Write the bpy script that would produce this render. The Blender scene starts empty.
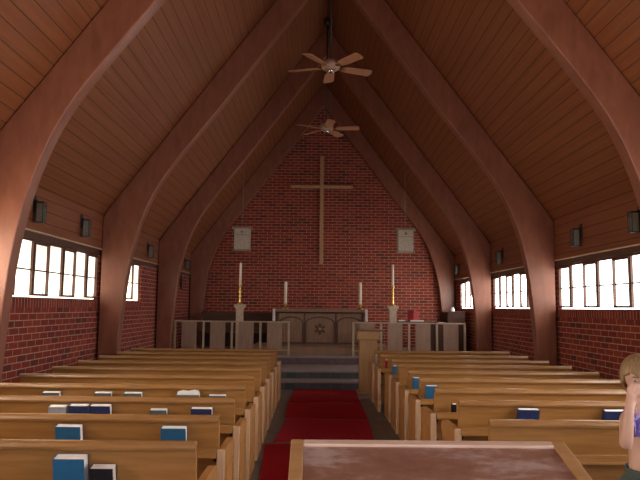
import bpy, bmesh, math, random
from mathutils import Vector, Matrix
from math import sin, cos, pi, atan, radians, sqrt
random.seed(7)
S = bpy.context.scene
COL = S.collection

# ------------------------------------------------------------------ camera
cam_d = bpy.data.cameras.new('camera'); cam = bpy.data.objects.new('camera', cam_d); COL.objects.link(cam)
cam_d.sensor_width = 36.0; cam_d.lens = 659/640*36; cam_d.clip_start = .05
PITCH = atan(67/659); YAW = atan(5/659); ROLL = .010
cam.matrix_world = (Matrix.Translation((0, 0, 1.55)) @ Matrix.Rotation(-YAW, 4, 'Z') @
                    Matrix.Rotation(pi/2+PITCH, 4, 'X') @ Matrix.Rotation(ROLL, 4, 'Z'))
S.camera = cam

# ------------------------------------------------------------------ world, lights, exposure
w = bpy.data.worlds.new('world'); S.world = w; w.use_nodes = True
w.node_tree.nodes['Background'].inputs[0].default_value = (.75, .85, 1, 1)
w.node_tree.nodes['Background'].inputs[1].default_value = .5
S.view_settings.view_transform = 'Standard'; S.view_settings.look = 'None'
S.view_settings.gamma = 1; S.view_settings.use_curve_mapping = False
S.view_settings.exposure = 0.75
WIN = {'right': (10, 13, 3.8, 4.5, 8.5), 'left': (9, 13, 2.6, 3, 5.5)}   # daylight in the frosted panes, bay by bay

def area(name, loc, rot, sx, sy, power, col):
    l = bpy.data.lights.new(name, 'AREA'); l.shape = 'RECTANGLE'; l.size = sx; l.size_y = sy
    l.energy = power; l.color = col
    o = bpy.data.objects.new(name, l); COL.objects.link(o); o.location = loc; o.rotation_euler = rot
    return o
# daylight falling in through the entrance behind the camera
area('entrance_daylight', (.2, -1.95, 1.7), (radians(92), 0, 0), 3.2, 2.4, 50, (.95, .93, 1.0))

# ------------------------------------------------------------------ materials
MATS = {}
def new_mat(name, rough=.6, spec=.5, col=(.5, .5, .5), metal=0):
    m = bpy.data.materials.new(name); m.use_nodes = True
    b = m.node_tree.nodes['Principled BSDF']
    b.inputs['Base Color'].default_value = (*col, 1); b.inputs['Roughness'].default_value = rough
    b.inputs['Specular IOR Level'].default_value = spec; b.inputs['Metallic'].default_value = metal
    MATS[name] = m
    return m, m.node_tree.nodes, m.node_tree.links, b
def mathn(N, L, op, a, b=None, c=None):
    n = N.new('ShaderNodeMath'); n.operation = op
    for i, v in enumerate((a, b, c)):
        if v is None: continue
        if isinstance(v, (int, float)): n.inputs[i].default_value = v
        else: L.new(v, n.inputs[i])
    return n.outputs[0]
def ramp(N, L, fac, stops):
    r = N.new('ShaderNodeValToRGB'); L.new(fac, r.inputs[0])
    e = r.color_ramp.elements
    while len(e) < len(stops): e.new(.5)
    for i, (p, c) in enumerate(stops): e[i].position = p; e[i].color = (*c, 1)
    return r.outputs[0]
def mix(N, L, fac, a, b, mode='MIX'):
    n = N.new('ShaderNodeMix'); n.data_type = 'RGBA'; n.blend_type = mode
    for sock, v in ((n.inputs[0], fac), (n.inputs[6], a), (n.inputs[7], b)):
        if isinstance(v, (int, float)): sock.default_value = v
        elif isinstance(v, tuple): sock.default_value = (*v, 1)
        else: L.new(v, sock)
    return n.outputs[2]
def noise(N, L, vec, scale, detail=4, rough=.55):
    n = N.new('ShaderNodeTexNoise'); n.inputs['Scale'].default_value = scale
    n.inputs['Detail'].default_value = detail; n.inputs['Roughness'].default_value = rough
    L.new(vec, n.inputs['Vector']); return n.outputs['Fac']
def objco(N): return N.new('ShaderNodeTexCoord').outputs['Object']
def scaled(N, L, vec, s):
    m = N.new('ShaderNodeMapping'); m.inputs['Scale'].default_value = s; L.new(vec, m.inputs['Vector']); return m.outputs[0]
def bump(N, L, b, h, strength=.3, dist=.01):
    n = N.new('ShaderNodeBump'); n.inputs['Strength'].default_value = strength; n.inputs['Distance'].default_value = dist
    L.new(h, n.inputs['Height']); L.new(n.outputs[0], b.inputs['Normal'])

def wood(name, c1, c2, stretch=(1, 12, 12), scale=2.5, rough=.45, spec=.4):
    m, N, L, b = new_mat(name, rough, spec)
    v = scaled(N, L, objco(N), stretch)
    f = noise(N, L, v, scale, 6, .6)
    L.new(ramp(N, L, f, [(.3, c1), (.7, c2)]), b.inputs['Base Color'])
    bump(N, L, b, f, .08, .004)
    return m
def plain(name, col, rough=.6, spec=.4, metal=0, var=.12, scale=20):
    m, N, L, b = new_mat(name, rough, spec, col, metal)
    f = noise(N, L, objco(N), scale, 3)
    lo = tuple(c*(1-var) for c in col); hi = tuple(min(1, c*(1+var)) for c in col)
    L.new(ramp(N, L, f, [(.3, lo), (.7, hi)]), b.inputs['Base Color'])
    return m

CX = .22                                   # centre line of the nave
RUN = 3.62; EAVE = 2.93; RIDGE = 7.8       # half width, eave and ridge of the timber deck
def plank_mat(name, mode, c1, c2):
    m, N, L, b = new_mat(name, .55, .35)
    co = objco(N); sx = N.new('ShaderNodeSeparateXYZ'); L.new(co, sx.inputs[0])
    if mode == 'slope':
        t = mathn(N, L, 'MULTIPLY', mathn(N, L, 'ABSOLUTE', mathn(N, L, 'SUBTRACT', sx.outputs[0], CX)), 1.676/.15)
    else:
        t = mathn(N, L, 'MULTIPLY', sx.outputs[2], 1/.15)
    fr = mathn(N, L, 'FRACT', t); fl = mathn(N, L, 'FLOOR', t)
    seam = mathn(N, L, 'LESS_THAN', fr, .055)
    cmb = N.new('ShaderNodeCombineXYZ'); L.new(fl, cmb.inputs[0])
    L.new(mathn(N, L, 'MULTIPLY', sx.outputs[1], .12), cmb.inputs[1])
    L.new(fr, cmb.inputs[2])
    f = noise(N, L, scaled(N, L, cmb.outputs[0], (7.3, 4, 2)), 1.3, 5, .6)
    colr = ramp(N, L, f, [(.3, c1), (.72, c2)])
    L.new(mix(N, L, seam, colr, tuple(c*.22 for c in c1)), b.inputs['Base Color'])
    h = mathn(N, L, 'SUBTRACT', 1, seam); bump(N, L, b, h, .5, .012)
    return m
deck = plank_mat('deck_planks', 'slope', (.20, .062, .022), (.28, .092, .033))
panelm = plank_mat('panel_planks', 'wall', (.21, .066, .028), (.28, .092, .04))

def brick_mat(name, axis, bw=.24, rh=.08, off=.5, z0=0.0, mort=.011):
    m, N, L, b = new_mat(name, .85, .2)
    co = objco(N); sx = N.new('ShaderNodeSeparateXYZ'); L.new(co, sx.inputs[0])
    cmb = N.new('ShaderNodeCombineXYZ')
    L.new(sx.outputs[0 if axis == 'x' else 1], cmb.inputs[0])
    L.new(mathn(N, L, 'SUBTRACT', sx.outputs[2], z0), cmb.inputs[1])
    br = N.new('ShaderNodeTexBrick'); L.new(cmb.outputs[0], br.inputs['Vector'])
    br.offset = off; br.inputs['Scale'].default_value = 1
    br.inputs['Brick Width'].default_value = bw; br.inputs['Row Height'].default_value = rh
    br.inputs['Mortar Size'].default_value = mort/2; br.inputs['Mortar Smooth'].default_value = .3
    br.inputs['Bias'].default_value = 0
    br.inputs['Color1'].default_value = (0, 0, 0, 1); br.inputs['Color2'].default_value = (1, 1, 1, 1)
    br.inputs['Mortar'].default_value = (.5, .5, .5, 1)
    sc = N.new('ShaderNodeSeparateColor'); L.new(br.outputs['Color'], sc.inputs[0])
    bc = ramp(N, L, sc.outputs[0], [(0, (.085, .028, .024)), (.22, (.21, .034, .023)), (.6, (.28, .038, .022)), (1, (.35, .065, .034))])
    nz = noise(N, L, co, 35, 4)
    bc = mix(N, L, .35, bc, ramp(N, L, nz, [(.3, (.15, .034, .025)), (.7, (.32, .065, .042))]))
    mc = ramp(N, L, nz, [(.3, (.42, .27, .21)), (.7, (.58, .40, .32))])
    L.new(mix(N, L, br.outputs['Fac'], bc, mc), b.inputs['Base Color'])
    bump(N, L, b, mathn(N, L, 'SUBTRACT', 1, br.outputs['Fac']), .5, .008)
    return m
brick_y = brick_mat('brick_side', 'y')
brick_x = brick_mat('brick_end', 'x')
rowlock_r = brick_mat('brick_rowlock_right', 'y', .08, .5, 0, 1.3)
rowlock_l = brick_mat('brick_rowlock_left', 'y', .08, .5, 0, 1.3)

archm = wood('arch_wood', (.21, .070, .038), (.30, .108, .060), (3, 3, 1), 3, .38, .5)
pewm = wood('pew_oak', (.30, .140, .040), (.43, .215, .064), (1, 10, 14), 2.2, .36, .5)
pewtop = wood('pew_rail_oak', (.28, .135, .045), (.40, .205, .072), (1, 10, 14), 3, .25, .6)
pewside = wood('pew_side_oak', (.33, .15, .043), (.46, .22, .07), (12, 12, 1.5), 2.2, .4, .45)
lit_edgew = wood('pew_lit_edge_oak', (.52, .32, .19), (.68, .45, .29), (12, 12, 1.5), 2.2, .45, .4)  # pale end grain of the pew ends, frontal light painted into the colour
pewend = wood('pew_end_oak', (.42, .19, .085), (.60, .31, .15), (12, 12, 1.5), 2.2, .4, .45)
oak = wood('stand_oak', (.36, .19, .07), (.47, .26, .10), (10, 10, 1), 3, .4, .45)
altarw = wood('altar_wood', (.25, .145, .09), (.35, .21, .135), (8, 8, 1), 3, .5, .35)
mouldw = wood('moulding_wood', (.095, .05, .034), (.14, .08, .055), (8, 8, 1), 3, .5, .35)
crossw = wood('cross_wood', (.46, .24, .12), (.58, .32, .17), (8, 8, 1), 3, .5, .35)
darkw = wood('dark_wood', (.04, .017, .011), (.075, .032, .018), (1, 8, 8), 3, .6, .25)
railw = plain('rail_cream', (.46, .36, .26), .45)
railp = wood('rail_panel_wood', (.32, .20, .145), (.42, .28, .21), (8, 8, 1), 3, .55, .3)
framew = plain('window_frame_brown', (.10, .045, .028), .5)
trimw = plain('trim_pale', (.62, .45, .30), .5)
blackm = plain('black_iron', (.018, .017, .016), .45, .5)
bracketm = plain('bracket_dark', (.03, .018, .012), .5)
brass = plain('brass', (.62, .40, .12), .3, .5, 1)
chrome = plain('chrome', (.7, .7, .68), .2, .5, 1)
candlem = plain('candle_wax', (.82, .74, .58), .5, var=.04)
pedm = plain('pedestal_cream', (.56, .43, .33), .6)
linen = plain('linen_white', (.85, .82, .80), .85, var=.05)
clothp = plain('altar_cloth', (.30, .20, .19), .85)
pend = plain('pendant_panel', (.50, .44, .36), .5)
pendf = plain('pendant_frame', (.28, .24, .19), .5)
lanterng = plain('lantern_glass', (.20, .20, .17), .25, .6)
fanw = wood('fan_blade_wood', (.34, .15, .08), (.46, .22, .12), (5, 5, 5), 3, .35, .5)
fanm = plain('fan_motor', (.40, .24, .17), .4, .5)
blueb = plain('book_blue', (.02, .13, .28), .5, var=.08)
navyb = plain('book_navy', (.018, .035, .12), .5)
blackb = plain('book_black', (.012, .011, .016), .45)
redb = plain('book_red', (.32, .012, .014), .5)
greyb = plain('book_grey', (.10, .13, .16), .5)
palebb = plain('book_pale_blue', (.34, .36, .42), .5)
pages = plain('book_pages', (.92, .90, .88), .8, var=.03, scale=60)
rugd = plain('rug_dark', (.30, .005, .010), .95, .1, var=.35, scale=60)
rugm = plain('rug_mid', (.37, .009, .02), .95, .1, var=.3, scale=60)
rugc = plain('rug_crimson', (.42, .022, .045), .95, .1, var=.3, scale=60)
skinm = plain('skin', (.66, .40, .30), .5, var=.05, scale=8)
stonetread = plain('tread_stone', (.30, .245, .24), .6, var=.15, scale=6)

# floor: worn grey-brown slate squares
m, N, L, b = new_mat('floor_slate', .5, .4); floorm = m
co = objco(N); br = N.new('ShaderNodeTexBrick'); L.new(co, br.inputs['Vector']); br.offset = .5
for k, v in (('Scale', 1), ('Brick Width', .46), ('Row Height', .3), ('Mortar Size', .006), ('Mortar Smooth', .2)): br.inputs[k].default_value = v
br.inputs['Color1'].default_value = (.12, .10, .09, 1); br.inputs['Color2'].default_value = (.20, .17, .15, 1)
br.inputs['Mortar'].default_value = (.08, .065, .055, 1)
nz = noise(N, L, co, 7, 5)
L.new(mix(N, L, .6, br.outputs['Color'], ramp(N, L, nz, [(.35, (.10, .085, .075)), (.7, (.21, .17, .145))])), b.inputs['Base Color'])
bump(N, L, b, nz, .2, .006)
# stair risers: dark slate tiles with pale joints
m, N, L, b = new_mat('riser_slate', .4, .5); riserm = m
co = objco(N); sx = N.new('ShaderNodeSeparateXYZ'); L.new(co, sx.inputs[0]); cmb = N.new('ShaderNodeCombineXYZ')
L.new(sx.outputs[0], cmb.inputs[0]); L.new(sx.outputs[2], cmb.inputs[1])
br = N.new('ShaderNodeTexBrick'); L.new(cmb.outputs[0], br.inputs['Vector']); br.offset = .5
for k, v in (('Scale', 1), ('Brick Width', .22), ('Row Height', .31), ('Mortar Size', .006)): br.inputs[k].default_value = v
br.inputs['Color1'].default_value = (.035, .05, .052, 1); br.inputs['Color2'].default_value = (.09, .085, .08, 1)
br.inputs['Mortar'].default_value = (.11, .10, .095, 1)
L.new(br.outputs['Color'], b.inputs['Base Color'])
riser3 = plain('riser_purple', (.13, .085, .09), .6, var=.2, scale=10)
# book stand top: brown varnish, window reflections put into its colour as pale streaks
m, N, L, b = new_mat('desk_varnish', .22, .6); deskm = m
co = objco(N)
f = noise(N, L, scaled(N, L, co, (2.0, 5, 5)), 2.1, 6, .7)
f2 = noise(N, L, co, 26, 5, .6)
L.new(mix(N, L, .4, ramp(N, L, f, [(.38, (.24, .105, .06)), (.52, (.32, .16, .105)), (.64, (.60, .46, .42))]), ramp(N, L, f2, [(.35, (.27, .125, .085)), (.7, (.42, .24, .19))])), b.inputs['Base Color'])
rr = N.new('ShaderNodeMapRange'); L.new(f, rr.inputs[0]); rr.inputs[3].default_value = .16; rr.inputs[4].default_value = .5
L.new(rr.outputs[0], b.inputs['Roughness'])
deskf = wood('desk_frame_oak', (.42, .22, .09), (.56, .32, .14), (2, 8, 8), 3, .35, .5)
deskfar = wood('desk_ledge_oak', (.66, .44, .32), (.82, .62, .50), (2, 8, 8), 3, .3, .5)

# frosted window panes carrying the daylight outside
def pane_mat(name, strength, tint, var, seed):
    m = bpy.data.materials.new(name); m.use_nodes = True; N = m.node_tree.nodes; L = m.node_tree.links
    b = N['Principled BSDF']; b.inputs['Base Color'].default_value = (.6, .6, .58, 1); b.inputs['Roughness'].default_value = .35
    co = objco(N); v = scaled(N, L, co, (1, 1.0, 1)); f = noise(N, L, v, 1.4 + seed, 3)
    sx = N.new('ShaderNodeSeparateXYZ'); L.new(co, sx.inputs[0])
    c = ramp(N, L, f, [(.35, tuple(a*k for a, k in zip(tint, var))), (.6, tint)])
    up = N.new('ShaderNodeMapRange'); L.new(sx.outputs[2], up.inputs[0]); up.inputs[1].default_value = .30; up.inputs[2].default_value = .40
    up.inputs[3].default_value = 1; up.inputs[4].default_value = 1-.55*seed
    c = mix(N, L, 1, c, up.outputs[0], 'MULTIPLY')
    L.new(c, b.inputs['Emission Color']); b.inputs['Emission Strength'].default_value = strength
    return m
PANES = {'right': [pane_mat('frosted_pane_right_%d' % k, p, (1.0, .97, .93), (.80, .78, .74), .1) for k, p in enumerate(WIN['right'])],
         'left': [pane_mat('frosted_pane_left_%d' % k, p, (1.0, .90, .70), (.50, .42, .44), .8) for k, p in enumerate(WIN['left'])]}

# ------------------------------------------------------------------ mesh helpers
def bx(bm, x0, x1, y0, y1, z0, z1, mi=0):
    vs = [bm.verts.new((x, y, z)) for z in (z0, z1) for x, y in ((x0, y0), (x1, y0), (x1, y1), (x0, y1))]
    for q in ((3, 2, 1, 0), (4, 5, 6, 7), (0, 1, 5, 4), (1, 2, 6, 5), (2, 3, 7, 6), (3, 0, 4, 7)):
        f = bm.faces.new([vs[i] for i in q]); f.material_index = mi
def prism(bm, poly, a, b, axis='x', mi=0):
    """extrude a closed 2D outline between a and b along axis"""
    def P(p, t):
        return {'x': (t, p[0], p[1]), 'y': (p[0], t, p[1]), 'z': (p[0], p[1], t)}[axis]
    A = [bm.verts.new(P(p, a)) for p in poly]; B = [bm.verts.new(P(p, b)) for p in poly]
    n = len(poly)
    fs = [bm.faces.new(A[::-1]), bm.faces.new(B)]
    for i in range(n): fs.append(bm.faces.new((A[i], A[(i+1) % n], B[(i+1) % n], B[i])))
    for f in fs: f.material_index = mi
def lathe(bm, prof, cx=0, cy=0, n=16, mi=0, cap=True):
    rings = []
    for r, z in prof:
        rings.append([bm.verts.new((cx+r*cos(2*pi*i/n), cy+r*sin(2*pi*i/n), z)) for i in range(n)])
    for a, b in zip(rings, rings[1:]):
        for i in range(n):
            f = bm.faces.new((a[i], a[(i+1) % n], b[(i+1) % n], b[i])); f.material_index = mi; f.smooth = True
    if cap:
        bm.faces.new(rings[0][::-1]).material_index = mi; bm.faces.new(rings[-1]).material_index = mi
def rod(bm, p, q, r, n=10, mi=0):
    p = Vector(p); q = Vector(q); d = (q-p).normalized()
    u = d.orthogonal().normalized(); v = d.cross(u)
    A = [bm.verts.new(p+r*(cos(2*pi*i/n)*u+sin(2*pi*i/n)*v)) for i in range(n)]
    B = [bm.verts.new(q+r*(cos(2*pi*i/n)*u+sin(2*pi*i/n)*v)) for i in range(n)]
    for i in range(n):
        f = bm.faces.new((A[i], A[(i+1) % n], B[(i+1) % n], B[i])); f.smooth = True; f.material_index = mi
    bm.faces.new(A[::-1]).material_index = mi; bm.faces.new(B).material_index = mi
def ob(name, bm, mat, parent=None, bevel=0, loc=None, seg=2, recalc=True):
    if recalc: bmesh.ops.recalc_face_normals(bm, faces=bm.faces)
    me = bpy.data.meshes.new(name); bm.to_mesh(me); bm.free()
    for m_ in (mat if isinstance(mat, (list, tuple)) else [mat]): me.materials.append(m_)
    o = bpy.data.objects.new(name, me); COL.objects.link(o)
    if parent: o.parent = parent
    if loc: o.location = loc
    if bevel:
        bv = o.modifiers.new('bevel', 'BEVEL'); bv.width = bevel; bv.segments = seg; bv.limit_method = 'ANGLE'
    return o
def tag(o, label=None, cat=None, group=None, kind=None):
    if label: o['label'] = label
    if cat: o['category'] = cat
    if group: o['group'] = group
    if kind: o['kind'] = kind
    return o
def thing(name, label, cat, loc=(0, 0, 0), rz=0, group=None):
    o = bpy.data.objects.new(name, None); COL.objects.link(o); o.location = loc; o.rotation_euler = (0, 0, rz)
    o.empty_display_size = .1
    return tag(o, label, cat, group)
def B(): return bmesh.new()
def box(name, x0, x1, y0, y1, z0, z1, mat, parent=None, bevel=0):
    bm = B(); bx(bm, x0, x1, y0, y1, z0, z1); return ob(name, bm, mat, parent, bevel)
def copy_tree(o, parent=None):
    c = o.copy(); COL.objects.link(c)
    if parent: c.parent = parent
    for ch in list(o.children): copy_tree(ch, c)
    return c

# ------------------------------------------------------------------ the shell
XL, XR = CX-RUN, CX+RUN            # inner faces of the side walls
Y0, Y1 = -2.2, 18.15
tag(box('floor', XL-.3, XR+.3, Y0-.3, 12.62, -.12, 0, floorm), kind='structure')
bm = B()                            # chancel floor: three steps across the nave
def step(y, z0, z1, rm):
    bx(bm, XL, XR, y, Y1, z0, z1-.03, rm); bx(bm, XL, XR, y-.025, Y1, z1-.03, z1, 0)
step(12.62, -.1, .155, 1); step(13.15, .155, .30, 1); step(14.6, .30, .47, 2)
tag(ob('floor_chancel', bm, [stonetread, riserm, riser3]), kind='structure')

WINS = {'left': [(-.65, 2.85), (3.09, 6.42), (6.62, 10.395), (10.59, 12.95), (14.5, 16.2)],
        'right': [(-.65, 2.85), (3.09, 6.42), (6.62, 10.395), (10.59, 14.195), (14.39, 17.4)]}
SILL = {'left': 1.62, 'right': 1.545}; HEAD = {'left': 2.34, 'right': 2.24}
wn = 0
for side in ('left', 'right'):
    s = -1 if side == 'left' else 1
    xi = XL if side == 'left' else XR
    def xs(a, b_): return sorted((xi+s*a, xi+s*b_))
    sill, head = SILL[side], HEAD[side]
    bm = B()
    x0, x1 = xs(0, .28)
    bx(bm, x0, x1, Y0, Y1, 0, sill-.11, 0)
    ys = [Y0]
    for a, b_ in WINS[side]: ys += [a, b_]
    ys.append(Y1)
    for a, b_ in zip(ys[0::2], ys[1::2]): bx(bm, x0, x1, a, b_, sill-.11, head, 0)
    bx(bm, x0, x1, Y0, Y1, head, EAVE+.25, 1)                  # lintel and timber above
    x2, x3 = xs(-.03, 0)
    bx(bm, x2, x3, Y0, Y1, head+.09, EAVE+.03, 2)              # boarded panel standing proud of the lintel
    tag(ob('wall_'+side, bm, [brick_y, framew, panelm]), kind='structure')
    bm = B(); x2, x3 = xs(-.045, -.003); bx(bm, x2, x3, Y0, Y1, head+.075, head+.089, 0)
    tag(ob('trim_%d' % (1 if s < 0 else 2), bm, trimw), kind='structure')
    bm = B(); x2, x3 = xs(-.015, .2)
    for a, b_ in WINS[side]: bx(bm, x2, x3, a, b_, sill-.11, sill, 0)
    tag(ob('trim_%d' % (3 if s < 0 else 4), bm, rowlock_r), kind='structure')
    for bay, (a, b_) in enumerate(WINS[side]):
        wn += 1
        t = thing('window_%d' % wn, None, None, (xi+s*.06, (a+b_)/2, sill)); t['kind'] = 'structure'
        W = (b_-a)/2; H = head-sill
        n = max(3, round((b_-a)/.465)); pw = (b_-a)/n
        fr = B(); pn = B()
        bx(fr, -.035, .035, -W, W, 0, .014); bx(fr, -.035, .035, -W, W, H-.03, H)
        bx(fr, -.02, .02, -W, W, H*.48-.009, H*.48+.009)
        for i in range(n+1):
            y = -W+i*pw; e = .011 if 0 < i < n else .022
            bx(fr, -.035, .035, max(-W, y-e), min(W, y+e), .03, H-.03)
        for i in range(n):
            y = -W+i*pw
            bx(pn, -.004, .004, y+.011, y+pw-.011, .014, H*.48-.006); bx(pn, -.004, .004, y+.011, y+pw-.011, H*.48+.006, H-.03)
        ob('window_frame', fr, framew, t); ob('window_pane', pn, PANES[side][bay], t)
        for i in range(1, n, 2):                                # opening lights in every second bay
            y = -W+i*pw; cs = B()
            for q in ((y+.011, y+.032, .03, H-.03), (y+pw-.032, y+pw-.011, .03, H-.03)): bx(cs, -.05, -.03*1.15, q[0], q[1], q[2], q[3]) if s > 0 else bx(cs, .0345, .05, q[0], q[1], q[2], q[3])
            xa, xb = (-.05, -.0345) if s > 0 else (.0345, .05)
            bx(cs, xa, xb, y+.032, y+pw-.032, .03, .06); bx(cs, xa, xb, y+.032, y+pw-.032, H-.06, H-.03)
            c = ob('casement', cs, framew, t)
            hb = B(); bx(hb, *(sorted((xa-s*.02 if s > 0 else xb, xa if s > 0 else xb+.02))), y+pw/2-.012, y+pw/2+.012, .05, .11)
            ob('latch', hb, chrome, c)

bm = B()                            # gable end wall behind the altar and the one behind the camera
g = [(XL-.28, -.1), (XR+.28, -.1), (XR+.28, EAVE-.2), (CX, RIDGE+.12), (XL-.28, EAVE-.2)]
prism(bm, g, Y1, Y1+.3, 'y'); tag(ob('wall_back', bm, brick_x), kind='structure')
bm = B(); prism(bm, g, Y0-.3, Y0, 'y'); tag(ob('wall_front', bm, brick_x), kind='structure')
bm = B()
SL = (RIDGE-EAVE)/RUN
for s in (-1, 1):
    prism(bm, [(CX, RIDGE), (CX+s*(RUN+.35), EAVE-.35*SL), (CX+s*(RUN+.35), EAVE-.35*SL+.18), (CX, RIDGE+.18)], Y0-.3, Y1+.3, 'y')
tag(ob('ceiling', bm, deck), kind='structure')

# ------------------------------------------------------------------ laminated arches
inner = [(3.31, 0), (3.30, .45), (3.27, .95), (3.235, 1.4), (3.19, 1.85), (3.14, 2.25), (3.07, 2.6), (2.97, 2.95), (2.83, 3.27), (2.62, 3.6), (2.36, 3.97), (2.08, 4.34), (1.85, 4.65)]
def chaikin(p, n=2):
    for _ in range(n):
        q = [p[0]]
        for a, b_ in zip(p, p[1:]):
            q += [(a[0]*.75+b_[0]*.25, a[1]*.75+b_[1]*.25), (a[0]*.25+b_[0]*.75, a[1]*.25+b_[1]*.75)]
        p = q+[p[-1]]
    return p
inner = [(3.31, 0), (3.285, .8), (3.235, 1.5), (3.16, 2.2), (3.02, 2.8), (2.78, 3.4), (2.40, 3.95), (1.85, 4.65)]
inner = chaikin(inner)
def arch_mesh():
    bm = B()
    inn = inner + [(k*1.85/5, 7.15-(7.15-4.65)*k/5) for k in (4, 3, 2, 1)] + [(0, 7.15)]
    ro = RUN-.034; zt = EAVE+.03; zr = RIDGE-.012
    out = []
    for x, z in inn:
        if z < 2.6: out.append((ro, z/2.6*zt))
        elif z < 2.61: out.append((ro, zt))
        else:
            t = (z-2.6)/(7.15-2.6); t = t**.93; out.append((ro*(1-t), zt+(zr-zt)*t))
    inn = inn + [(-x, z) for x, z in inn[-2::-1]]; out = out + [(-x, z) for x, z in out[-2::-1]]
    rows = [[bm.verts.new((p[0], y, p[1])) for p in q] for q, y in ((inn, -.09), (out, -.09), (out, .09), (inn, .09))]
    n = len(inn)
    for a in range(4):
        r0, r1 = rows[a], rows[(a+1) % 4]
        for k in range(n-1): bm.faces.new((r0[k], r0[k+1], r1[k+1], r1[k]))
    bm.faces.new([r[0] for r in rows]); bm.faces.new([r[-1] for r in rows])
    return bm
proto = None
for y, lab in ((17.99, 'curved wooden arch against the brick end wall, the farthest one'),
               (14.29, 'curved wooden arch rising beside the ends of the altar rail'),
               (10.49, 'curved wooden arch behind the nearer ceiling fan, between two window bays'),
               (6.52, 'large curved wooden arch cut by the top of the photo, nearest in view'),):
    if proto is None:
        proto = ob('wooden_arch', arch_mesh(), archm, None, .012); o = proto
    else:
        o = proto.copy(); COL.objects.link(o)
    o.location = (CX, y, .47 if y > 14.6 else (.30 if y > 13 else 0))
    tag(o, lab, 'arch', 'laminated arches spanning the nave')
# arches stand on the raised floor: keep their tops under the deck
def cut_arch(o, dz):
    me = o.data.copy(); o.data = me
    for v in me.vertices:
        if v.co.z > .01: v.co.z -= dz
for o in list(COL.objects):
    if o.name.startswith('wooden_arch') and o.location.z > .01: cut_arch(o, o.location.z)

# ------------------------------------------------------------------ pews
def pew(x0, x1, holder_at_aisle=None):
    """pew with its back's top edge at y=0, backrest from x0 to x1 (x local)"""
    t = thing('pew', None, None)
    bm = B()
    prism(bm, [(.085, .10), (.115, .10), (.03, .815), (0.0, .815)], x0, x1, 'x'); ob('backrest', bm, pewm, t, .004)
    bm = B()
    pr = [(-.018, .795), (-.024, .812), (-.018, .832), (-.004, .842), (.02, .842), (.036, .830), (.04, .812), (.034, .795)]
    prism(bm, pr, x0, x1, 'x'); ob('top_rail', bm, pewtop, t, .003)
    bm = B(); prism(bm, [(.09, .40), (.52, .425), (.52, .46), (.075, .435)], x0, x1, 'x')
    bx(bm, x0, x1, .44, .465, .30, .405); ob('seat', bm, pewm, t, .006)
    prof = [(-.03, 0), (-.03, .60), (-.015, .62), (.12, .63), (.40, .625), (.47, .61), (.505, .575), (.50, .54), (.47, .51), (.455, .47), (.46, .43), (.50, .38), (.525, .30), (.53, .15), (.53, 0)]
    for xa in (x0-.045, x1):
        bm = B(); bx(bm, xa-.002, xa+.047, -.075, -.031, 0, .635); ob('end_lit_edge', bm, lit_edgew, t, .004)  # back edge of the end panel, coloured paler for the light striking it
        bm = B(); prism(bm, prof, xa, xa+.045, 'x')
        xo = xa-.006 if xa < x0 else xa+.045
        for q in ((.03, .07), (.40, .43)): bx(bm, xo, xo+.006, q[0], q[1], .08, .5)
        bx(bm, xo, xo+.006, .07, .40, .08, .11); bx(bm, xo, xo+.006, .07, .40, .47, .5)
        ob('end_panel', bm, pewside, t, .005)
        for zz in (.38, .56):
            bm = B(); xe = x0+.002 if xa < x0 else x1-.002; sg = 1 if xa < x0 else -1
            yb = .085-(zz-.10)*.119
            prism(bm, [(xe, yb-.002), (xe+sg*.035, yb-.002), (xe, yb-.035)], zz-.016, zz+.016, 'z')
            ob('bracket', bm, bracketm, t)
    # open book rack along the rear of the back
    bm = B(); bx(bm, x0+.005, x1-.005, -.085, .03, .585, .60); bx(bm, x0+.005, x1-.005, -.085, -.075, .60, .645)
    ob('book_rack', bm, pewm, t, .002)
    return t
Lx0, Lx1 = -3.02, -.61
LY = [3.55+.84*k for k in range(10)]
ordn = ['nearest', 'second', 'third', 'fourth', 'fifth', 'sixth', 'seventh', 'eighth', 'ninth', 'tenth']
pl = pew(Lx0, Lx1)
LP = []
extra = {0: 'nearest row, big blue and black books behind it', 1: 'second row, two blue books in its rear rack',
         2: 'third row, five books in its rear rack', 3: 'fourth row, open book in its rear rack',
         9: 'farthest row, closest to the altar steps'}
for k, y in enumerate(LY):
    o = pl if k == 0 else copy_tree(pl)
    o.location = (0, y, 0); LP.append(o)
    tag(o, 'oak pew left of the aisle, ' + extra.get(k, '%s row counting from the camera' % ordn[k]), 'pew', 'pews left of the aisle')
RY = [4.31, 5.2, 5.95, 6.8, 7.6, 8.4, 9.2, 10.1, 11.05]
RX = [1.13, 1.13, 1.075, 1.075, 1.075, 1.075, 1.075, 1.01, 1.01]
protos = {}
extra = {0: 'nearest row, behind the book stand', 1: 'second row, two navy books in its rear rack',
         2: 'third row, small black book in its rear rack', 3: 'fourth row, large blue book at its aisle end', 4: 'fifth row, narrower blue book at its aisle end',
         6: 'seventh row, small blue book at its aisle end', 7: 'eighth row, red book at its aisle end',
         8: 'farthest row, closest to the altar steps'}
for k, y in enumerate(RY):
    if RX[k] not in protos: protos[RX[k]] = o = pew(RX[k], 3.25)
    else: o = copy_tree(protos[RX[k]])
    o.location = (0, y, 0)
    tag(o, 'oak pew right of the aisle, ' + extra.get(k, '%s row counting from the camera' % ordn[k]), 'pew', 'pews right of the aisle')

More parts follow.
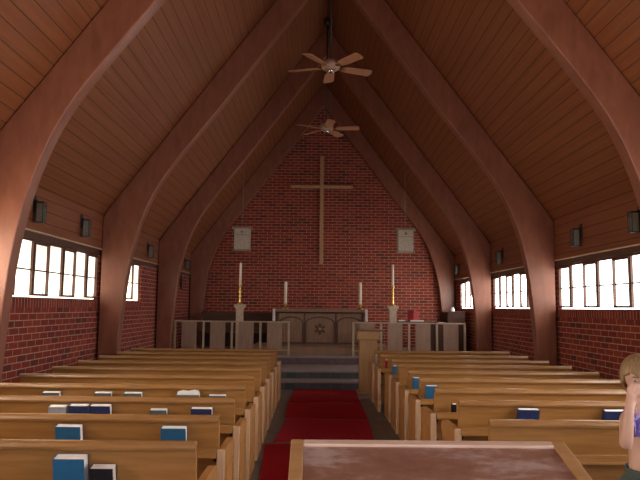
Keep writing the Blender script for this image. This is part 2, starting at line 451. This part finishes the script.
# ------------------------------------------------------------------ books
def book(x, y, z, wd, ht, cover, label, group='books standing in the pew racks', th=.03, rx=radians(13), rz=0, cat='book'):
    t = thing('book', label, cat, (x, y, z), rz, group); t.rotation_euler = (rx, 0, rz)
    c = B()
    bx(c, 0, wd, 0, .003, 0, ht); bx(c, 0, wd, th-.003, th, 0, ht); bx(c, 0, .004, .003, th-.003, 0, ht)
    ob('cover', c, cover, t, .001)
    p = B(); bx(p, .004, wd-.003, .003, th-.003, .003, ht-.002); ob('pages', p, pages, t)
    return t
def lbook(row, x0, x1, top, cover, label, th=.035, rz=0):
    th += .012
    book(x0, LY[row]-.052, .602, x1-x0, top-.602, cover, label, th=th, rz=rz)
lbook(0, -1.325, -1.165, .77, blueb, 'large blue hymnal behind the back of the nearest left pew', .055, .0)
lbook(0, -1.14, -1.02, .72, blackb, 'black book beside the large blue hymnal behind the nearest left pew', .05)
lbook(1, -1.64, -1.48, .78, blueb, 'blue book in the second left pew rack, nearer the window wall', .04)
lbook(1, -.97, -.81, .775, blueb, 'blue book in the second left pew rack, nearer the aisle', .04)
lbook(2, -2.02, -1.885, .775, palebb, 'pale book, leftmost of three in the third left pew rack', .045)
lbook(2, -1.865, -1.72, .785, navyb, 'navy book, middle of three side by side in the third left pew rack', .045)
lbook(2, -1.705, -1.55, .785, navyb, 'navy book, rightmost of three side by side in the third left pew rack', .045)
lbook(2, -1.25, -1.12, .757, greyb, 'grey book alone in the middle of the third left pew rack', .04)
lbook(2, -.935, -.775, .77, navyb, 'navy book at the aisle end of the third left pew rack', .04)
lbook(3, -2.41, -2.26, .772, greyb, 'grey book nearest the window wall in the fourth left pew rack', .04)
lbook(3, -1.95, -1.80, .772, greyb, 'thin grey book, second from the window wall in the fourth left pew rack', .04)
lbook(3, -1.69, -1.53, .772, greyb, 'grey book, third from the window wall in the fourth left pew rack', .04)
lbook(3, -.935, -.78, .757, greyb, 'grey book at the aisle end of the fourth left pew rack', .04)
# open book with swollen pages
t = thing('book', 'open book with curling white pages in the fourth left pew rack', 'book', (-1.12, LY[3]-.05, .602), 0, 'books standing in the pew racks')
c = B(); bx(c, -.10, .10, -.022, -.016, 0, .155); ob('cover', c, greyb, t, .001)
p = B(); pts = [(-.10, .165), (-.09, .195), (-.05, .208), (0, .20), (.05, .212), (.09, .205), (.105, .175), (.10, .13), (.06, .145), (0, .16), (-.06, .15)]
prism(p, [(x, z-.012) for x, z in pts], -.015, .018, 'y'); bx(p, -.095, .095, -.015, .0, .003, .14); ob('pages', p, pages, t, .003)
def rbook(row, x0, x1, top, cover, label, th=.035, z=.602):
    th += .008
    book(x0, RY[row]-.052, z, x1-x0, top-z, cover, label, th=th)
rbook(1, 1.565, 1.725, .79, navyb, 'navy book in the middle of the second right pew rack', .04)
rbook(1, 2.225, 2.385, .785, navyb, 'navy book beside the child in the second right pew rack', .04)
rbook(2, 1.215, 1.255, .715, blackb, 'small black book near the aisle end of the third right pew rack', .035)
rbook(3, 1.13, 1.245, .775, blueb, 'large blue book at the aisle end of the fourth right pew rack', .035)
rbook(4, 1.12, 1.195, .77, blueb, 'narrower blue book at the aisle end of the fifth right pew rack', .035)
rbook(6, 1.08, 1.135, .76, blueb, 'small blue book at the aisle end of the seventh right pew rack', .035)
rbook(7, 1.075, 1.11, .77, redb, 'thin red book at the aisle end of the eighth right pew rack', .035)
rbook(8, 1.015, 1.045, .775, palebb, 'thin pale blue book at the aisle end of the farthest right pew rack', .035)

# ------------------------------------------------------------------ aisle mats
def mat_(pts, mt, label, z=0):
    bm = B(); prism(bm, pts, z, z+.012, 'z')
    o = ob('rug', bm, mt, None, .003); tag(o, label, 'rug', 'red mats in the aisle')
mat_([(-.40, 11.0), (.76, 11.02), (.78, 12.0), (.78,12.55), (.5, 12.59), (-.36, 12.58)], rugd, 'dark red mat at the foot of the altar steps')
mat_([(-.39, 9.4), (.76, 9.36), (.77, 10.96), (-.41, 10.94)], rugm, 'red mat, second from the altar steps')
mat_([(-.45, 7.75), (.72, 7.95), (.76, 9.27), (-.36, 9.3)], rugc, 'crimson mat, third from the altar steps, lighter than the rest')
mat_([(-.45, 5.6), (.66, 5.6), (.68, 7.7), (-.54, 7.62)], rugd, 'dark red mat nearest the camera, partly behind the book stand')

# ------------------------------------------------------------------ altar rail
def rail(xs_, label, first):
    t = thing('altar_rail', label, 'railing', (0, 14.75, .47), 0, 'altar rail halves')
    x0, x1 = min(xs_), max(xs_)
    bm = B(); bx(bm, x0-.02, x1+.02, -.035, .035, .725, .755); ob('top_rail', bm, railw, t, .005)
    bm = B(); bx(bm, x0+.02, x1-.02, -.015, .015, .11, .135); ob('bottom_rail', bm, railw, t, .003)
    for i, x in enumerate(xs_):
        bm = B(); bx(bm, x-.022, x+.022, -.022, .022, 0 if i in (0, len(xs_)-1, 2) else 0, .725); ob('post', bm, railw, t, .003)
    for a, c in zip(xs_, xs_[1:]):
        mx = (a+c)/2
        bm = B(); bx(bm, mx-.165, mx+.165, -.012, .012, .135, .725)
        bx(bm, mx-.165, mx+.165, -.018, -.012, .66, .725); bx(bm, mx-.165, mx+.165, -.018, -.012, .135, .18)
        ob('panel', bm, railp, t, .002)
rail([-3.08+.63*i for i in range(5)], 'cream altar rail with wooden panels left of the altar opening', 0)
rail([.87+.62*i for i in range(5)], 'cream altar rail with wooden panels right of the altar opening', 1)

# ------------------------------------------------------------------ altar and what stands on it
tag(box('floor_predella', -1.45, 1.75, 15.1, 17.2, .47, .64, altarw, None, .006), kind='structure')
t = thing('altar', 'panelled wooden altar with a carved flower emblem in front of the brick wall', 'altar', (.145, 16.35, .64))
bm = B(); bx(bm, -1.03, 1.03, -.27, .35, 0, .76); ob('body', bm, altarw, t, .005)
bm = B(); bx(bm, -1.13, 1.13, -.38, .42, .79, .85); ob('tabletop', bm, altarw, t, .006)
bm = B(); bx(bm, -1.10, 1.10, -.34, .40, .757, .79); ob('cornice', bm, darkw, t, .004)
for i, cx in enumerate((-.70, 0, .70)):
    hw = .30 if i != 1 else .36
    bm = B()
    n = 10
    arc = [(cx-hw*cos(pi*k/n), .52+.16*sin(pi*k/n)) for k in range(n+1)]
    arc2 = [(cx-(hw-.03)*cos(pi*k/n), .52+.13*sin(pi*k/n)) for k in range(n+1)]
    for k in range(n):
        q = [arc[k], arc[k+1], arc2[k+1], arc2[k]]; prism(bm, q, -.295, -.27, 'y')
    for xx in (cx-hw, cx+hw-.03): bx(bm, xx, xx+.03, -.295, -.27, .06, .52)
    bx(bm, cx-hw, cx+hw, -.292, -.27, .03, .06)
    ob('arched_moulding', bm, mouldw, t, .004)
for cx in (-.38, .38, -1.01, 1.01):
    bm = B(); bx(bm, cx-.018, cx+.018, -.285, -.27, .02, .75); ob('stile', bm, mouldw, t, .003)
bm = B()                              # carved rosette
for k in range(6):
    a = pi/2+k*pi/3; ca, sa = cos(a), sin(a)
    q = [(.03*ca, .38+.03*sa)] + [(r*cos(a+d), .38+r*sin(a+d)) for r, d in ((.07, -.42), (.12, -.22), (.15, 0), (.12, .22), (.07, .42))]
    prism(bm, q, -.30, -.27, 'y')
ob('emblem', bm, mouldw, t, .006)
bm = B(); rod(bm, (0, -.31, .38), (0, -.27, .38), .032, 14); ob('emblem_boss', bm, crossw, t)
for sx_ in (-1, 1):                   # white linen hanging over both ends
    o = box('altar_linen', min(sx_*1.085, sx_*1.145), max(sx_*1.085, sx_*1.145), -.385, .33, .57, .858, linen, t)
    o.name = 'linen_end'
bm = B(); bx(bm, -1.142, 1.142, -.28, .33, .851, .857); ob('linen_top', bm, clothp, t)
def candle_holder(name, label, x, y, z, prof, cr, ch, group, base=brass):
    t = thing(name, label, 'candlestick', (x, y, z), 0, group)
    bm = B(); lathe(bm, prof); ob('stem', bm, base, t)
    top = prof[-1][1]
    bm = B(); lathe(bm, [(cr, top), (cr, top+ch-.01), (cr*.6, top+ch)], n=14); ob('candle', bm, candlem, t)
    bm = B(); rod(bm, (0, 0, top+ch), (0, 0, top+ch+.015), .003, 6); ob('wick', bm, blackm, t)
    return t
pa = [(.075, 0), (.075, .015), (.05, .03), (.028, .05), (.022, .08), (.04, .105), (.045, .13), (.03, .135)]
for x, lb in ((-.71, 'short brass candlestick with a white candle on the left of the altar'), (1.13, 'short brass candlestick with a white candle on the right of the altar')):
    candle_holder('candlestick', lb, x, 16.3, 1.497, pa, .036, .53, 'altar candles')
# pedestals with tall candlesticks
pb = [(.08, 0), (.08, .015), (.035, .03), (.018, .05), (.032, .08), (.018, .11), (.018, .16), (.034, .19), (.018, .22), (.018, .27), (.034, .30), (.018, .33), (.02, .40), (.034, .43), (.045, .455), (.02, .46)]
for x, sd in ((-1.75, 'left'), (1.85, 'right')):
    t = thing('pedestal', 'cream square pedestal behind the altar rail on the %s of the altar' % sd, 'pedestal', (x, 15.6, .47), 0, 'candle pedestals')
    bm = B(); bx(bm, -.08, .08, -.08, .08, .08, 1.0); ob('shaft', bm, pedm, t, .006)
    bm = B(); bx(bm, -.13, .13, -.13, .13, 0, .08); ob('base', bm, pedm, t, .01)
    bm = B(); prism(bm, [(-.08, 1.0), (.08, 1.0), (.10, 1.05), (.13, 1.08), (.13, 1.12), (-.13, 1.12), (-.13, 1.08), (-.10, 1.05)], -.12, .12, 'y'); ob('capital', bm, pedm, t, .005)
    candle_holder('candlestick', 'tall twisted brass candlestick with a long candle on the %s pedestal' % sd, x, 15.6, 1.592, pb, .028, .52, 'pedestal candlesticks')
# dark bench behind the left rail
t = thing('bench', 'long dark wooden bench with a solid back behind the left altar rail', 'bench', (-1.95, 17.0, .47))
bm = B(); bx(bm, -.92, .92, 0, .03, .06, .90); bx(bm, -.94, .94, -.01, .04, .90, .93); ob('backrest', bm, darkw, t, .004)
bm = B(); bx(bm, -.92, .92, -.45, 0, .40, .44); ob('seat', bm, darkw, t, .004)
for x in (-.90, .86):
    bm = B(); bx(bm, x, x+.04, -.44, .03, 0, .40); bx(bm, x, x+.04, -.02, -.001, .4, .89); ob('leg', bm, darkw, t, .004)
# table right with red book and papers
t = thing('side_table', 'dark wooden side table behind the right altar rail under a red book', 'table', (2.42, 15.6, .47))
bm = B(); bx(bm, -.42, .42, -.22, .22, .725, .765); ob('tabletop', bm, darkw, t, .004)
for sx_ in (-1, 1):
    for sy_ in (-1, 1):
        bm = B(); bx(bm, sx_*.38-.025, sx_*.38+.025, sy_*.18-.025, sy_*.18+.025, 0, .725); ob('leg', bm, darkw, t, .003)
t = thing('book', 'upright open red book on the side table behind the right rail', 'book', (2.2, 15.55, 1.237))
bm = B(); prism(bm, [(0, 0), (.125, -.04), (.25, 0), (.25, .02), (.125, -.02), (0, .02)], 0.0, .245, 'z'); ob('cover', bm, redb, t, .002)
bm = B(); prism(bm, [(.01, .021), (.125, -.018), (.24, .021), (.24, .035), (.125, .0), (.01, .035)], .005, .235, 'z'); ob('pages', bm, pages, t)
for x, y, wd, lb in ((2.0, 15.5, .15, 'small white paper stack on the side table left of the red book'), (2.25, 15.44, .3, 'wide pale paper stack lying in front of the red book')):
    o = box('paper_stack', 0, wd, 0, .1, 0, .03, linen, None, .003); o.location = (x-.02 if wd < .2 else x, y-.02, 1.237); tag(o, lb, 'paper')
# dark organ console in the right corner
t = thing('organ_console', 'dark wooden organ console in the corner under the far right window', 'organ', (3.35, 16.6, .47))
bm = B(); bx(bm, -.33, .33, -.45, .45, 0, .70); bx(bm, -.1, .33, -.45, .45, .70, .98); ob('case', bm, darkw, t, .015)
bm = B(); prism(bm, [(-.1, .98), (.33, .98), (.33, 1.0), (-.05, 1.0)], -.47, .47, 'y'); ob('lid', bm, darkw, t, .005)
bm = B(); bx(bm, -.30, -.12, -.36, .36, .702, .73); ob('keyboard', bm, linen, t, .003)
t = thing('vase', 'small pale vase on top of the dark organ console', 'vase', (3.42, 16.35, 1.471))
bm = B(); lathe(bm, [(.035, 0), (.05, .02), (.05, .05), (.03, .08), (.035, .10)], n=14); ob('vessel', bm, linen, t)

# ------------------------------------------------------------------ wall cross
t = thing('wall_cross', 'tall thin wooden cross on the brick end wall above the altar', 'cross', (.175, 18.10, 2.72))
bm = B(); bx(bm, -.05, .05, -.03, .045, 0, 3.02); ob('upright', bm, crossw, t, .006)
bm = B(); bx(bm, -.86, -.0501, -.03, .045, 2.12, 2.20); bx(bm, .0501, .86, -.03, .045, 2.12, 2.20); ob('crossbeam', bm, crossw, t, .004)

# ------------------------------------------------------------------ aisle stand
t = thing('pulpit_stand', 'light oak pedestal stand at the right foot of the altar steps', 'lectern', (.985, 12.2, .0))
bm = B(); bx(bm, -.155, .155, -.14, .14, .05, .97); ob('shaft', bm, oak, t, .008)
bm = B()
for x in (-.155, .115): bx(bm, x, x+.04, -.15, -.14, .08, .95)
ob('corner_moulding', bm, oak, t, .004)
bm = B(); bx(bm, -.19, .19, -.18, .18, 0, .05); ob('base', bm, oak, t, .008)
bm = B(); bx(bm, -.20, .20, -.2, .2, .97, 1.12); ob('head_box', bm, oak, t, .008)
t = thing('book', 'large open dark book lying on top of the light oak stand', 'book', (1.03, 12.2, 1.121))
bm = B(); bx(bm, -.25, .27, -.16, .16, 0, .012); ob('cover', bm, blackb, t, .002)
bm = B(); prism(bm, [(-.23, .012), (-.22, .03), (-.12, .045), (-.01, .03), (.10, .045), (.22, .03), (.24, .012)], -.15, .15, 'y'); ob('pages', bm, altarw, t)

# ------------------------------------------------------------------ pendant lanterns
def deck_z(x): return RIDGE-abs(x-CX)*SL
for x, lb in ((-1.77, 'cream boxed pendant lantern hanging left of the cross'), (2.2, 'cream boxed pendant lantern hanging right of the cross')):
    z0 = 2.9
    t = thing('pendant_lantern', lb, 'pendant light', (x, 16, z0), 0, 'pendant lanterns above the chancel')
    bm = B(); bx(bm, -.185, .185, -.14, .14, .02, .52); ob('shade', bm, pend, t, .006)
    bm = B(); bx(bm, -.24, .24, -.18, .18, .52, .56); bx(bm, -.2, .2, -.15, .15, 0, .02); ob('cap', bm, pendf, t, .004)
    bm = B(); bx(bm, -.19, .19, -.145, -.14, .36, .375); 
    for xx in (-.19, .18): bx(bm, xx, xx+.01, -.145, -.14, .02, .52)
    ob('frame', bm, pendf, t)
    bm = B(); rod(bm, (0, -.15, .44), (0, -.14, .44), .03, 14); ob('knob', bm, chrome, t)
    bm = B(); rod(bm, (0, 0, .56), (0, 0, deck_z(x)-z0), .008, 8); ob('cord', bm, pendf, t)

# ------------------------------------------------------------------ wall lanterns
def lantern(side, y, z, lb):
    s = -1 if side == 'left' else 1
    x = (XL if s < 0 else XR)-s*.03
    t = thing('wall_lantern', lb, 'wall light', (x, y, z), 0 if s < 0 else pi, 'wall lanterns above the windows')
    # local +x points into the room
    bm = B(); bx(bm, .0, .012, -.045, .045, .0, .20); bx(bm, .012, .04, -.01, .01, .12, .15); ob('wall_plate', bm, blackm, t, .003)
    bm = B(); bx(bm, .045, .125, -.045, .045, -.11, .11); ob('glass', bm, lanterng, t)
    bm = B()
    bx(bm, .037, .133, -.053, .053, .11, .13); bx(bm, .037, .133, -.053, .053, -.122, -.11)
    for xx in (.039, .122):
        for yy in (-.052, .043): bx(bm, xx, xx+.009, yy, yy+.009, -.11, .11)
    ob('cage', bm, blackm, t, .002)
    bm = B()
    for zz in (-.108, .05): bx(bm, .126, .130, -.043, .043, zz, zz+.008)
    bx(bm, .126, .13, -.004, .004, -.10, .05); ob('muntin', bm, blackm, t)
    bm = B(); bx(bm, .126, .132, -.02, .02, .065, .10); ob('highlight_plate', bm, chrome, t)
for y, z, lb in ((9.45, 2.64, 'black wall lantern above the near left window, the farther of its pair'),
                 (7.85, 2.64, 'black wall lantern above the near left window beside the big arch'),
                 (13.25, 2.62, 'black wall lantern on the left wall past the second window'),
                 (17.1, 2.60, 'small black wall lantern at the far left end by the brick wall')): lantern('left', y, z, lb)
for y, z, lb in ((9.35, 2.57, 'black wall lantern above the large right window, left one in view'),
                 (7.62, 2.57, 'black wall lantern above the large right window at the photo edge'),
                 (13.3, 2.58, 'black wall lantern above the second right window'),
                 (17.3, 2.56, 'small black wall lantern above the farthest right window')): lantern('right', y, z, lb)
# dark wall ornament
t = thing('wall_ornament', 'small dark oval ornament on the far left brick wall', 'wall decoration', (XL, 16.75, 2.12))
bm = B(); bmesh.ops.create_uvsphere(bm, u_segments=16, v_segments=10, radius=1, matrix=Matrix.Diagonal((.03, .09, .17, 1)))
ob('plaque', bm, blackm, t); t.location.x += .03
bm = B(); rod(bm, (0, 0, .16), (0, 0, .22), .008); ob('hook', bm, blackm, t)

# ------------------------------------------------------------------ ceiling fans
def fan(y, z, angs, label):
    t = thing('ceiling_fan', label, 'ceiling fan', (CX+.03, y, z), 0, 'ceiling fans under the ridge')
    bm = B(); rod(bm, (-.03, 0, .12), (-.03, 0, RIDGE-z-.15), .014); ob('downrod', bm, blackm, t)
    bm = B(); lathe(bm, [(.05, RIDGE-z-.2), (.075, RIDGE-z-.12), (.08, RIDGE-z-.08)], -.03, 0); ob('canopy', bm, blackm, t)
    bm = B(); lathe(bm, [(.03, .15), (.07, .13), (.135, .09), (.15, .05), (.15, 0), (.12, -.03), (.05, -.04)], -.03, 0, 20); ob('motor', bm, fanm, t)
    bm = B(); lathe(bm, [(.055, -.04), (.055, -.07), (.03, -.085)], -.03, 0, 16); ob('switch_housing', bm, chrome, t)
    for a in angs:
        a = radians(a); R = Matrix.Translation((-.03, 0, 0)) @ Matrix.Rotation(a, 4, 'Z') @ Matrix.Rotation(radians(-12), 4, 'X')
        bm = B(); prism(bm, [(.20, -.055), (.30, -.078), (.65, -.092), (.688, -.07), (.70, 0), (.688, .07), (.65, .092), (.30, .078), (.20, .055)], -.005, .005, 'z')
        bmesh.ops.transform(bm, matrix=R, verts=bm.verts); bl = ob('blade', bm, fanw, t, .002)
        bm = B(); prism(bm, [(.10, -.018), (.19, -.02), (.24, -.04), (.24, .04), (.19, .02), (.10, .018)], -.012, -.006, 'z')
        bmesh.ops.transform(bm, matrix=R, verts=bm.verts); ob('blade_arm', bm, brass, bl)
fan(10.1, 5.32, (20, 92, 164, 236, 308), 'ceiling fan with five wooden blades, the nearer and larger one')
fan(13.7, 5.32, (-8, 62, 134, 206, 278), 'ceiling fan with five wooden blades, the farther and smaller one')

# ------------------------------------------------------------------ book stand in the foreground
t = thing('book_stand', 'slanted wooden reading stand with glossy brown top in the near foreground', 'lectern', (.345, 2.03, 0))
SLP = radians(16.0)
T = Matrix.Translation((0, 0, 1.155)) @ Matrix.Rotation(SLP, 4, 'X')      # local y runs down towards the reader
def tb(name, x0, x1, y0, y1, z0, z1, mt, bev=.003):
    bm = B(); bx(bm, x0, x1, y0, y1, z0, z1); bmesh.ops.transform(bm, matrix=T, verts=bm.verts); return ob(name, bm, mt, t, bev)
tb('writing_surface', -.372, .372, -.58, -.03, -.02, -.008, deskm, .001)
tb('side_frame', -.41, -.3725, -.60, 0, -.03, 0, deskf); tb('side_frame', .3725, .41, -.60, 0, -.03, 0, deskf)
tb('far_ledge', -.3725, .3725, -.03, 0, -.03, .0, deskfar); tb('near_ledge', -.3725, .3725, -.60, -.58, -.03, .02, deskf)
for x in (-.385, .33):
    bm = B(); prism(bm, [(-.5, 0), (-.06, 0), (-.06, 1.098), (-.5, .97)], x, x+.055, 'x'); ob('side_panel', bm, deskf, t, .004)
bm = B(); bx(bm, -.33, .33, -.46, -.1, .35, .38); ob('shelf', bm, deskf, t, .003)

# ------------------------------------------------------------------ child at the right edge
def skin_eval(name, verts, edges, radii, sub=2, root=0):
    me = bpy.data.meshes.new(name); me.from_pydata(verts, edges, [])
    o = bpy.data.objects.new(name, me); COL.objects.link(o)
    sk = o.modifiers.new('skin', 'SKIN'); sk.use_smooth_shade = True
    for i, r in enumerate(radii):
        sv = me.skin_vertices[0].data[i]; sv.radius = r if isinstance(r, tuple) else (r, r); sv.use_root = (i == root)
    o.modifiers.new('sub', 'SUBSURF').levels = sub
    dg = bpy.context.evaluated_depsgraph_get(); dg.update()
    out = bpy.data.meshes.new_from_object(o.evaluated_get(dg))
    bpy.data.objects.remove(o); bpy.data.meshes.remove(me)
    return out
V = []; Ed = []; Rd = []; FG = []; LEGS = []
def v(p, r, link=None):
    V.append(p); Rd.append(r)
    if link is not None: Ed.append((link, len(V)-1))
    return len(V)-1
pel = v((0, 0, .70), (.105, .085)); wa = v((0, 0, .82), (.095, .072), pel); ch = v((0, .0, .95), (.108, .078), wa)
up = v((-.005, .005, 1.035), (.085, .06), ch); nk = v((-.02, 0, 1.10), .040, up); hd = v((-.03, .005, 1.18), .05, nk)
# viewer-left arm, bent with the hand at the mouth
a1 = v((-.085, -.01, 1.03), .040, up); a2 = v((-.12, -.085, .97), .034, a1); a3 = v((-.165, -.165, .92), .031, a2)
a4 = v((-.163, -.185, .985), .030, a3); a5 = v((-.152, -.185, 1.085), .022, a4); a6 = v((-.137, -.172, 1.125), (.026, .020), a5); a7 = v((-.118, -.16, 1.158), (.032, .020), a6)
for k, (dx, l) in enumerate(((-.03, .9), (-.011, 1), (.008, .95), (.026, .8))):
    FG.append(([(-.118+dx*.7, -.158, 1.14), (-.112+dx, -.165, 1.182), (-.095+dx, -.160, 1.19+.018*l), (-.072+dx, -.135, 1.182+.012*l)], [.0105, .0105, .0095, .0085]))
FG.append(([(-.125, -.172, 1.12), (-.098, -.182, 1.14), (-.074, -.168, 1.155)], [.012, .011, .009]))
# other arm folded across the waist, hand cupping the elbow
b1 = v((.10, -.005, 1.035), .042, up); b2 = v((.15, -.0, .93), .033, b1); b3 = v((.175, .01, .83), .030, b2)
b4 = v((.19, -.01, .77), .028, b3); b5 = v((.20, -.04, .67), .020, b4); b6 = v((.20, -.05, .63), (.016, .026), b5)
for k, (dy, l) in enumerate(((-.026, .9), (-.009, 1), (.008, .95), (.024, .8))):
    FG.append(([(.20, -.05+dy*.7, .64), (.20, -.052+dy, .60), (.196, -.056+dy, .60-.026*l), (.188, -.058+dy, .60-.046*l)], [.0098, .0095, .0085, .0075]))
FG.append(([(.198, -.065, .65), (.192, -.09, .625), (.186, -.097, .60)], [.011, .010, .0085]))
for s in (-1, 1):
    h = v((s*.062, 0, .63), .078, pel); k1 = v((s*.068, .0, .50), .062, h); k2 = v((s*.07, -.005, .36), .046, k1)
    k3 = v((s*.07, .01, .24), .044, k2); k4 = v((s*.07, .015, .08), .028, k3); k5 = v((s*.075, -.03, .04), .030, k4); k6 = v((s*.08, -.10, .028), (.034, .022), k5); LEGS.append([v((s*.045, 0, .75), .06), h, k1, k2, k3, k4, k5, k6])
CH = [[hd, nk, up, ch, wa, pel], [up, a1, a2, a3, a4, a5, a6, a7], [up, b1, b2, b3, b4, b5, b6]] + LEGS
girl = thing('child', 'blonde child in floral top and dark shorts, hand at mouth, at the right photo edge', 'person', (1.62, 3.3, 0))
bm = B()
for c_ in CH:
    rr_ = [Rd[i] for i in c_]
    if c_[0] == up: rr_[0] = .045
    fm = skin_eval('limb_skin', [V[i] for i in c_], [(i, i+1) for i in range(len(c_)-1)], rr_, 2); bm.from_mesh(fm)
for pts_, rad_ in FG:
    fm = skin_eval('finger_skin', pts_, [(i, i+1) for i in range(len(pts_)-1)], rad_, 1); bm.from_mesh(fm)
# head: skull ellipsoid and jaw, then nose and ears merged by the remesh
HC = Vector((-.012, .0, 1.222)); HR = Matrix.Translation(HC) @ Matrix.Rotation(radians(-16), 4, 'Z') @ Matrix.Rotation(radians(9), 4, 'X')
def ell(c, r, u=24, w_=16): bmesh.ops.create_uvsphere(bm, u_segments=u, v_segments=w_, radius=1, matrix=HR @ Matrix.Translation(c) @ Matrix.Diagonal((*r, 1)))
ell((0, .005, .012), (.072, .088, .08)); ell((0, -.03, -.045), (.052, .052, .05)); ell((0, -.088, -.018), (.010, .014, .012)); ell((0, -.084, -.004), (.007, .01, .02))
for s in (-1, 1): ell((s*.072, .005, -.012), (.009, .018, .024)); ell((s*.032, -.062, -.03), (.022, .02, .02))
ell((0, -.078, -.048), (.020, .010, .006)); ell((0, -.076, -.057), (.016, .010, .006))
body = ob('body', bm, skinm, girl, recalc=False)
rm = body.modifiers.new('remesh', 'REMESH'); rm.mode = 'VOXEL'; rm.voxel_size = .0045; rm.use_smooth_shade = True
sm = body.modifiers.new('smooth', 'SMOOTH'); sm.iterations = 3; sm.factor = .5
dg = bpy.context.evaluated_depsgraph_get(); dg.update()
bme = bpy.data.meshes.new_from_object(body.evaluated_get(dg)); body.modifiers.clear(); body.data = bme
def biggest(b_, nkeep=1):
    seen = set(); isl = []
    for v0 in b_.verts:
        if v0 in seen: continue
        st = [v0]; seen.add(v0); cur = []
        while st:
            q = st.pop(); cur.append(q)
            for e in q.link_edges:
                o2 = e.other_vert(q)
                if o2 not in seen: seen.add(o2); st.append(o2)
        isl.append(cur)
    isl.sort(key=len, reverse=True)
    for cur in isl[nkeep:]: bmesh.ops.delete(b_, geom=cur, context='VERTS')
b3 = B(); b3.from_mesh(bme); biggest(b3); b3.to_mesh(bme); b3.free()
for p_ in bme.polygons: p_.use_smooth = True
if not bme.materials: bme.materials.append(skinm)
def garment(name, mt, keep, off, thick=.003):
    b2_ = B(); b2_.from_mesh(bme); b2_.normal_update()
    bmesh.ops.delete(b2_, geom=[f for f in b2_.faces if not keep(f.calc_center_median())], context='FACES')
    biggest(b2_)
    b2_.normal_update()
    for vv in b2_.verts: vv.co += vv.normal*off(vv.co)
    o = ob(name, b2_, mt, girl)
    so = o.modifiers.new('solid', 'SOLIDIFY'); so.thickness = thick; so.offset = 1
    for p_ in o.data.polygons: p_.use_smooth = True
    return o
m, N, L, b = new_mat('floral_cotton', .8, .2); floral = m
co = objco(N); vo = N.new('ShaderNodeTexVoronoi'); vo.inputs['Scale'].default_value = 38; L.new(co, vo.inputs['Vector'])
scx = N.new('ShaderNodeSeparateColor'); L.new(vo.outputs['Color'], scx.inputs[0])
L.new(ramp(N, L, scx.outputs[0], [(0, (.12, .12, .45)), (.4, (.22, .18, .55)), (.6, (.55, .2, .42)), (.8, (.55, .52, .72)), (1, (.15, .3, .6))]), b.inputs['Base Color'])
shortm = plain('shorts_cotton', (.075, .10, .085), .85)
hairm = wood('hair_blonde', (.20, .12, .055), (.40, .26, .13), (30, 30, 3), 3, .5, .4)
garment('tank_top', floral, lambda c: .945 < c.z < 1.05-.0*abs(c.x) and abs(c.x) < .088 and c.y > -.105, lambda c: .006)
garment('shorts', shortm, lambda c: .52 < c.z < .79 and c.y > -.14, lambda c: .017+.008*max(0, (.72-c.z)/.2))
bm = B()
for s in (-1, 1):
    lathe(bm, [(.005, 1.03), (.005, 1.075)], s*.055, -.05, 6)
ob('strap', bm, floral, girl)
bm = B(); rod(bm, (-.045, -.112, .765), (-.045, -.10, .765), .009, 12); ob('shorts_button', bm, chrome, girl)
# hair: shell over the skull with fringe
hb = B(); bmesh.ops.create_uvsphere(hb, u_segments=48, v_segments=32, radius=1)
def facecut(f):
    c = f.calc_center_median()
    return (c.y < -.35 and c.z < .12+.10*sin(c.x*9)) or (c.z < -.80) or (c.y < -.02 and c.z < -.25 and abs(c.x) < .9)
bmesh.ops.delete(hb, geom=[f for f in hb.faces if facecut(f)], context='FACES')
rnd = random.Random(3)
for vv in hb.verts:
    a = math.atan2(vv.co.y, vv.co.x)
    k = 1+.025*sin(a*26)+.015*sin(a*47+vv.co.z*3)
    vv.co = HR @ Vector((vv.co.x*.084*k, vv.co.y*.1*k+.008, vv.co.z*(.096 if vv.co.z > 0 else .125)*1.0+.014))
h = ob('hair', hb, hairm, girl); so = h.modifiers.new('solid', 'SOLIDIFY'); so.thickness = .012
for p_ in h.data.polygons: p_.use_smooth = True
eyem = plain('eye_white', (.55, .50, .47), .3, var=.02); iris = plain('eye_iris', (.06, .12, .2), .2); lipm = plain('lip', (.5, .16, .14), .5)
for s in (-1, 1):
    eb = B(); bmesh.ops.create_uvsphere(eb, u_segments=16, v_segments=10, radius=1, matrix=HR @ Matrix.Translation((s*.029, -.070, -.002)) @ Matrix.Diagonal((.0115, .010, .0055, 1)))
    e = ob('eye', eb, eyem, girl)
    eb = B(); bmesh.ops.create_uvsphere(eb, u_segments=12, v_segments=8, radius=1, matrix=HR @ Matrix.Translation((s*.029, -.0785, -.002)) @ Matrix.Diagonal((.0045, .003, .0048, 1)))
    ob('iris', eb, iris, e)
    eb = B(); bmesh.ops.create_uvsphere(eb, u_segments=12, v_segments=8, radius=1, matrix=HR @ Matrix.Translation((s*.029, -.078, .017)) @ Matrix.Diagonal((.016, .006, .003, 1)))
    ob('eyebrow', eb, hairm, girl)
eb = B(); bmesh.ops.create_uvsphere(eb, u_segments=16, v_segments=8, radius=1, matrix=HR @ Matrix.Translation((0, -.086, -.052)) @ Matrix.Diagonal((.018, .005, .006, 1))); ob('lips', eb, lipm, girl)
sole = B()
for s in (-1, 1):
    prism(sole, [(s*.075-.036, .045), (s*.075+.036, .045), (s*.08+.042, -.08), (s*.08+.03, -.14), (s*.08-.03, -.14), (s*.08-.042, -.08)], 0, .012, 'z')
ob('sandals', sole, blackm, girl, .003)
